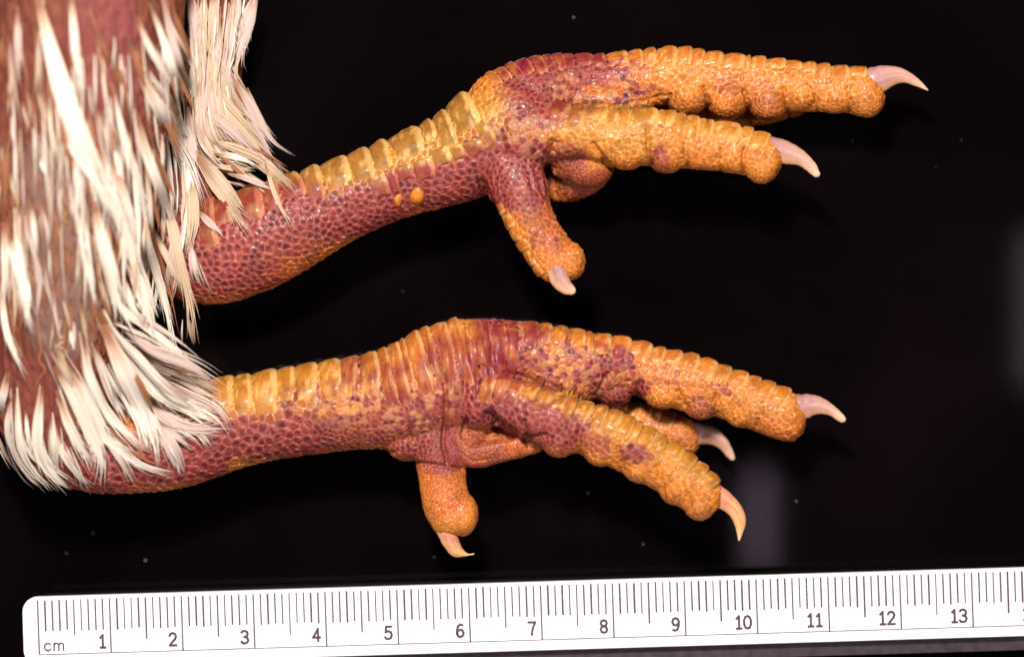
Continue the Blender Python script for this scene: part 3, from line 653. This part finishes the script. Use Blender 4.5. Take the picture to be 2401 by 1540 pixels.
FOOT = [
 ([(192, 790), (213, 890), (259, 977), (338, 1062)], 28, 'w'), ([(128, 860), (183, 947), (219, 1023), (238, 1084), (234, 1138)], 42, 'w'), ([(150, 840), (195, 932), (228, 1008), (274, 1047), (335, 1093), (409, 1118)], 30, 'w'),
 ([(240, 760), (289, 865), (335, 956), (359, 1023), (375, 1095)], 58, 'w'), ([(229, 730), (268, 795), (320, 856), (380, 917), (450, 962), (525, 998)], 60, 'w'), ([(335, 895), (380, 972), (441, 1003), (534, 1007)], 46, 'p'),
 ([(274, 755), (350, 819), (426, 850), (475, 877), (525, 914)], 20, 'p'), ([(285, 730), (350, 773), (402, 813), (450, 850), (478, 876)], 22, 'w'), ([(320, 815), (380, 868), (441, 889), (520, 911)], 26, 'p'), ([(396, 901), (456, 932), (511, 962), (540, 1010)], 20, 'p'),
 ([(134, 915), (158, 987), (189, 1047), (220, 1100)], 26, 'w'), ([(96, 905), (89, 993), (90, 1053), (116, 1108), (165, 1150)], 30, 'w'), ([(122, 975), (128, 1053), (134, 1116)], 20, 'w'), ([(131, 1000), (143, 1060), (177, 1108), (212, 1137)], 15, 'w'),
 ([(40, 905), (43, 993), (48, 1047), (72, 1098), (123, 1150)], 19, 'w'), ([(20, 880), (6, 932), (-4, 970)], 23, 'w'), ([(30, 925), (18, 993), (25, 1047), (48, 1083)], 17, 'w'), ([(-10, 1010), (15, 1069), (38, 1105)], 12, 'c'), ([(365, 990), (402, 1047), (434, 1108)], 40, 'p'),
 ([(378, 1000), (417, 1026), (448, 1052)], 22, 'p'), ([(228, 1008), (265, 1053), (289, 1090), (317, 1138)], 17, 'p'), ([(464, 1018), (478, 1032), (491, 1055)], 8, 'p'), ([(164, 768), (172, 822)], 15, 'w'), ([(131, 815), (152, 865), (183, 935)], 21, 'c'), ([(217, 810), (250, 889), (274, 947), (300, 996)], 26, 'w'),
 ([(150, 1038), (170, 1084), (196, 1147)], 13, 'p'), ([(304, 822), (365, 838), (426, 853), (490, 884)], 15, 'p'), ([(290, 780), (345, 800), (400, 835), (455, 865)], 15, 'c'), ([(280, 765), (330, 785), (385, 815)], 14, 'c'), ([(330, 850), (400, 880), (470, 900), (520, 922)], 18, 'c'),
 ([(400, 880), (450, 905), (515, 945)], 16, 'p'), ([(300, 870), (345, 940), (400, 985), (470, 1000)], 36, 'w'), ([(180, 870), (215, 960), (250, 1020), (290, 1050)], 30, 'w'), ([(260, 850), (300, 930), (330, 1000), (350, 1060)], 34, 'w'), ([(375, 1010), (395, 1060), (425, 1110)], 14, 'p'),
 ([(60, 960), (66, 1020), (80, 1080)], 12, 'w'), ([(110, 1080), (130, 1115), (160, 1140)], 12, 'w'), ([(440, 742), (447, 775), (454, 808)], 12, 'c'), ([(15, 1010), (30, 1060), (60, 1110), (100, 1140)], 12, 'p'),
]
for i in range(15):
    x, y = 280 + 5 * i, 762 + 8.5 * i
    FOOT.append(([(x, y), (x + 45, y + 16), (x + 95, y + 40), (x + 135 - 2 * i, y + 70 - i)], 8, random.choice('ppcw')))
pool = [[], [], []]
def flow(A, B, u, t0, t1):
    a, _ = spline(A, 60); b, _ = spline(B, 60); q = a * (1 - u) + b * u
    return [tuple(q[int(np.clip(t, 0, 1) * 59)]) for t in np.linspace(t0, t1, 5)]
OUT = [(606, -40), (574, 100), (556, 175), (586, 262), (614, 325), (644, 378), (692, 414)]; INN = [(440, -40), (450, 130), (452, 250), (462, 340), (520, 400), (600, 440), (660, 470)]
for k in range(46):
    u = random.random() ** 0.8; t0 = random.uniform(0.0, 0.62); q = flow(INN, OUT, u, t0, t0 + random.uniform(0.24, 0.38))
    REAR.append((q, random.uniform(8, 19), random.choice('cccppp')))
CL = [(20, -40), (24, 200), (30, 420), (36, 600), (60, 800)]; CR = [(410, -40), (420, 120), (440, 300), (452, 480), (430, 640), (400, 780)]
for k in range(36):
    u = random.uniform(0.45, 1.0) if k < 30 else random.uniform(0, 0.4); t0 = random.uniform(0.28, 0.72); q = flow(CL, CR, u, t0, t0 + random.uniform(0.2, 0.36))
    if u < 0.95: q = [(x + (y - q[0][1]) * 0.16 * (1 - u) * 1.6, y) for x, y in q]
    COLUMN.append((q, random.uniform(6, 14), random.choice('wwwpc')))
for lst, legs, lift in ((REAR, LB, 12), (COLUMN, LB, 18), (FOOT, LL, 14)):
    for (pts, W, tone) in lst:
        if lst is COLUMN and W > 20: W *= 0.84
        # the darker, thinner feathers under and beside each long one
        if W >= 18:
            for _ in range(2):
                dx, dy = random.uniform(-16, 16), random.uniform(-24, 18); kx = random.uniform(0.9, 1.05)
                q = [(px + dx * (0.4 + 0.6 * i / (len(pts) - 1)) + random.gauss(0, 2), pts[0][1] + (py - pts[0][1]) * kx * 0.92 + dy) for i, (px, py) in enumerate(pts)]
                feather(q, W * random.uniform(0.25, 0.5), random.choice({'w': 'wcop', 'c': 'cco', 'p': 'ppc', 'o': 'o'}[tone]), legs, lift * 0.45, pool=pool)
        feather(pts, W, tone, legs, lift)

# brown down between the feathers
for k in range(230):
    x0 = random.uniform(-10, 440); y0 = random.uniform(-40, 760)
    if 185 < x0 < 330 and y0 < 230 and random.random() < 0.75: continue
    if x0 > 440 - 0.28 * max(0, y0 - 100): continue
    lean = 0.02 + 0.36 * np.clip((x0 - 60) / 380, 0, 1); Ln = random.uniform(70, 170)
    pts = [(x0 + lean * Ln * t + 7 * math.sin(3 * t + k), y0 + Ln * t) for t in (0, .33, .66, 1)]
    feather(pts, random.uniform(5, 13), random.choice('ooooc' if x0 > 220 or y0 < 250 else 'oooccp'), LL, 5, pool=pool)
for k in range(70):
    x0 = random.uniform(430, 540); y0 = random.uniform(-20, 350); lean = 0.25 + 0.9 * np.clip(y0 / 350, 0, 1); Ln = random.uniform(60, 130)
    pts = [(x0 + lean * Ln * t, y0 + Ln * t) for t in (0, .5, 1)]
    feather(pts, random.uniform(5, 11), random.choice('cccpo'), LB, 4, pool=pool)
# the finest loose barbs, lying over the plumage
for k in range(330):
    r = random.random()
    if r < 0.42:
        u = random.random(); t0 = random.uniform(0.15, 0.75); q = flow(CL, CR, u, t0, t0 + random.uniform(0.1, 0.26)); lg = LB; tn = random.choice('wwcp')
    elif r < 0.72:
        u = random.random(); t0 = random.uniform(0, 0.72); q = flow(INN, OUT, u, t0, t0 + random.uniform(0.15, 0.28)); lg = LB; tn = random.choice('ccpw')
    else:
        b = random.choice(FOOT)[0]; dx, dy = random.gauss(0, 12), random.gauss(0, 10); q = [(x + dx + random.gauss(0, 2), y + dy) for x, y in b]; lg = LL; tn = random.choice('wwp')
    bend = random.gauss(0, 7); q = [(x + bend * (i / (len(q) - 1)) ** 2, y) for i, (x, y) in enumerate(q)]
    feather(q, random.uniform(2.5, 6), tn, lg, random.uniform(10, 26), rootcol=False, pool=pool)
dn = mk("down", world(np.vstack(pool[0])), pool[1], M_FEATHER, bird, np.vstack(pool[2])); dn['kind'] = 'stuff'

# wet curled filaments lying on the bare skin of the feathered shank
def filament(pts, r, c):
    P = []
    for (px, py) in pts:
        z = surf_z(px, py, LL, 100); P.append(unp(px, py, (z if z is not None else 0) + r * 0.8))
    n = 22; C, L = spline(P, n); T = unit(np.gradient(C, axis=0)); U = unit(np.cross(np.array([0, 0, 1.0]), T)); W = np.cross(T, U)
    a = np.linspace(0, 2 * np.pi, 6, endpoint=False); rr = r * np.interp(np.linspace(0, 1, n), [0, 0.2, 0.8, 1], [0.7, 1, 0.8, 0.15])
    V = np.vstack([C[i] + (np.cos(a)[:, None] * W[i] + np.sin(a)[:, None] * U[i]) * rr[i] for i in range(n)])
    F = [(i * 6 + j, i * 6 + (j + 1) % 6, (i + 1) * 6 + (j + 1) % 6, (i + 1) * 6 + j) for i in range(n - 1) for j in range(6)]
    mk("filament", world(V), F, M_FEATHER, bird, np.tile(c, (len(V), 1)) * random.uniform(0.8, 1.1))
for k in range(30):
    x0 = random.uniform(15, 215); y0 = random.uniform(190, 760); L = random.uniform(70, 170); ph = random.uniform(0, 6); am = random.uniform(2, 6)
    pts = [(x0 + (i / 7) * random.uniform(-4, 40) + am * math.sin(ph + i * random.uniform(0.7, 1.4)) + random.gauss(0, 2), y0 + L * i / 7) for i in range(8)]
    filament(pts, random.uniform(1.3, 2.6), lin(*random.choice([(186, 138, 92), (172, 112, 72), (202, 166, 128), (158, 98, 64)])))

# ------------------------------------------------------------------ ruler
def ruler():
    zt = -25.0                                  # height of the printed face
    ang = math.radians(1.70); o0 = unp(88, 1406.5, zt); k = (D - zt) / D * 168.5
    ex = np.array([math.cos(ang), math.sin(ang), 0]); ey = np.array([math.sin(ang), -math.cos(ang), 0])  # along, and down across (cm)
    def P(a, b, z=0.0): return o0 + (ex * a + ey * b) * k + np.array([0, 0, z])
    root = empty("ruler", world(P(7.5, 0.5) * [1, 1, 0] + [0, 0, -H])); root['label'] = "white centimetre ruler with grey printed ticks and numbers below the two legs"; root['category'] = "ruler"
    # white face: rounded corner at the zero end
    x0, x1, y0, y1, r = -0.215, 15.6, -0.048, 0.905, 0.21
    out = []
    def corner(cx, cy, a0, rr):
        for i in range(9):
            q = math.radians(a0 + 90 * i / 8); out.append((cx + rr * math.cos(q), cy + rr * math.sin(q)))
    corner(x0 + r, y0 + r, 180, r); corner(x1 - .1, y0 + .1, 270, .1); corner(x1 - .1, y1 - .1, 0, .1); corner(x0 + r, y1 - r, 90, r)
    def slab(name, outline, ztop, zbot, m):
        b = 1.6; n = len(outline); c = np.mean(outline, 0); V = []
        ins = [((a - c[0]) * (1 - 0.01 / abs(x1) ) + c[0], bb + (0.008 if bb < c[1] else -0.008)) for a, bb in outline]
        V += [P(a, bb, ztop) for a, bb in ins]; V += [P(a, bb, ztop - b) for a, bb in outline]; V += [P(a, bb, zbot) for a, bb in outline]
        F = [tuple(range(n - 1, -1, -1))] + [tuple(range(2 * n, 3 * n))]
        for s in (0, n):
            for i in range(n): F.append((s + i, s + (i + 1) % n, s + n + (i + 1) % n, s + n + i))
        o = mk(name, world(np.array(V)), F, m, root, smooth=False); return o
    slab("face", out, 0, -22, M_RULER)
    bk = [(x0 + .12, y0 + .08), (x1 - .12, y0 + .08), (x1 - .12, y1 + .21), (x0 + .12, y1 + .21)]
    slab("backing", bk, -24, -(H + zt), M_BACK)
    # printed graduation
    V = []; F = []
    def quad(a0, b0, a1, b1, wd, VV, FF, z=0.7):
        d = np.array([a1 - a0, b1 - b0]); L = np.hypot(*d); d /= L; nrm = np.array([-d[1], d[0]]) * wd / 2; s = len(VV)
        for (a, b) in ((a0 + nrm[0], b0 + nrm[1]), (a1 + nrm[0], b1 + nrm[1]), (a1 - nrm[0], b1 - nrm[1]), (a0 - nrm[0], b0 - nrm[1])): VV.append(P(a, b, z))
        FF.append((s, s + 3, s + 2, s + 1)) if True else None
    for i in range(0, 154):
        c = i / 10; wd = random.uniform(0.017, 0.028)
        if i % 10 == 0: quad(c, 0.0, c + 0.004, 0.752, 0.021, V, F)
        elif i % 5 == 0: quad(c, 0.0, c + 0.003, 0.50 if i == 5 else 0.578, wd * 0.95, V, F)
        else: quad(c, 0.0 + random.uniform(-.004, .006), c + 0.003, 0.428 + random.uniform(-.012, .012), wd, V, F)
    quad(0.0, 0.757, 15.3, 0.757, 0.012, V, F)
    mk("graduation", world(np.array(V)), F, M_INK, root, smooth=False)
    G = {'0': [[(.5, 0), (.2, .08), (.02, .35), (.02, .65), (.2, .92), (.5, 1), (.8, .92), (.98, .65), (.98, .35), (.8, .08), (.5, 0)]],
         '1': [[(.15, .2), (.5, 0), (.5, 1)], [(.15, 1), (.85, 1)]],
         '2': [[(.06, .22), (.2, .06), (.5, 0), (.8, .06), (.95, .25), (.85, .46), (.4, .75), (.04, 1), (1, 1)]],
         '3': [[(.06, .12), (.3, .01), (.6, 0), (.88, .1), (.93, .27), (.8, .43), (.45, .48)], [(.45, .48), (.84, .54), (1, .74), (.85, .93), (.5, 1), (.2, .97), (.02, .85)]],
         '4': [[(.72, 1), (.72, 0), (.02, .7), (1, .7)]],
         '5': [[(.92, 0), (.2, 0), (.12, .44), (.5, .36), (.85, .46), (.98, .68), (.85, .91), (.5, 1), (.2, .96), (.02, .84)]],
         '6': [[(.85, .06), (.5, 0), (.2, .14), (.03, .5), (.05, .76), (.22, .95), (.5, 1), (.82, .92), (.97, .7), (.82, .48), (.5, .42), (.2, .5), (.05, .7)]],
         '7': [[(.02, 0), (.98, 0), (.62, .45), (.45, 1)]],
         '8': [[(.5, 0), (.18, .07), (.08, .24), (.2, .4), (.5, .47), (.82, .57), (.96, .75), (.82, .94), (.5, 1), (.18, .94), (.04, .75), (.18, .57), (.5, .47), (.8, .4), (.92, .24), (.82, .07), (.5, 0)]],
         '9': [[(.95, .3), (.8, .52), (.5, .58), (.2, .52), (.04, .3), (.18, .08), (.5, 0), (.82, .08), (.96, .3), (.93, .6), (.72, .92), (.4, 1), (.12, .96)]],
         'c': [[(.92, .2), (.7, .03), (.4, .02), (.12, .2), (.04, .5), (.12, .8), (.4, .98), (.7, .97), (.94, .8)]],
         'm': [[(.05, 0), (.05, 1)], [(.05, .25), (.2, .05), (.38, .05), (.5, .22), (.5, 1)], [(.5, .25), (.66, .05), (.84, .05), (.95, .22), (.95, 1)]]}
    def glyph(ch, a, b, wdt, hgt, st, VV, FF):
        for pl in G[ch]:
            Q = [(a + x * wdt, b + y * hgt) for x, y in pl]
            for (p, q) in zip(Q[:-1], Q[1:]):
                d = math.hypot(q[0] - p[0], q[1] - p[1]); ux, uy = (q[0] - p[0]) / d * st * .4, (q[1] - p[1]) / d * st * .4
                quad(p[0] - ux, p[1] - uy, q[0] + ux, q[1] + uy, st, VV, FF, 0.7 + 0.05 * (len(FF) % 7))
    for nmb in range(1, 16):
        V = []; F = []; s = str(nmb); hgt = 0.172; wd = 0.098; right = nmb - 0.085
        if s == '1': right = nmb - 0.06
        for i, ch in enumerate(reversed(s)): glyph(ch, right - wd - i * 0.118, 0.51, wd, hgt, 0.033, V, F)
        o = mk("numeral", world(np.array(V)), F, M_INK, root, smooth=False); o['label'] = "printed number " + s
    V = []; F = []; glyph('c', 0.075, 0.60, 0.095, 0.105, 0.022, V, F); glyph('m', 0.205, 0.60, 0.145, 0.105, 0.022, V, F)
    o = mk("unit_lettering", world(np.array(V)), F, M_INK, root, smooth=False); o['label'] = "printed letters cm"
ruler()

# ------------------------------------------------------------------ table and dust
hx, hy, th = 0.30, 0.24, 0.012
V = [(x, y, z) for z in (-th, 0) for (x, y) in ((-hx, -hy), (hx, -hy), (hx, hy), (-hx, hy))]
tb = mk("table", V, [(4, 5, 6, 7), (3, 2, 1, 0), (0, 1, 5, 4), (1, 2, 6, 5), (2, 3, 7, 6), (3, 0, 4, 7)], M_TABLE, smooth=False)
tb['kind'] = 'structure'; tb['label'] = "glossy black table top under the legs"
V = []; F = []
spots = [(1378, 1155, 4), (1867, 1175, 3.4), (1508, 1275, 3), (156, 1297, 3), (341, 1313, 4), (218, 1250, 3), (1018, 1305, 3), (1345, 42, 3), (2000, 330, 2)] + \
        [(random.uniform(300, 2380), random.uniform(20, 1320), random.uniform(0.8, 1.4)) for _ in range(10)]
for (px, py, r) in spots:
    c = unp(px, py, -H); s = len(V)
    for q in ((r, 0, .4), (0, r * .8, .3), (-r, 0, .5), (0, -r * .7, .3), (0, 0, r * 1.1), (0, 0, .05)): V.append(c + np.array(q) * random.uniform(.7, 1.2))
    F += [(s, s + 1, s + 4), (s + 1, s + 2, s + 4), (s + 2, s + 3, s + 4), (s + 3, s, s + 4), (s + 1, s, s + 5), (s + 2, s + 1, s + 5), (s + 3, s + 2, s + 5), (s, s + 3, s + 5)]
du = mk("dust", world(np.array(V)), F, M_DUST); du['kind'] = 'stuff'; du['label'] = "pale dust specks on the black table top"
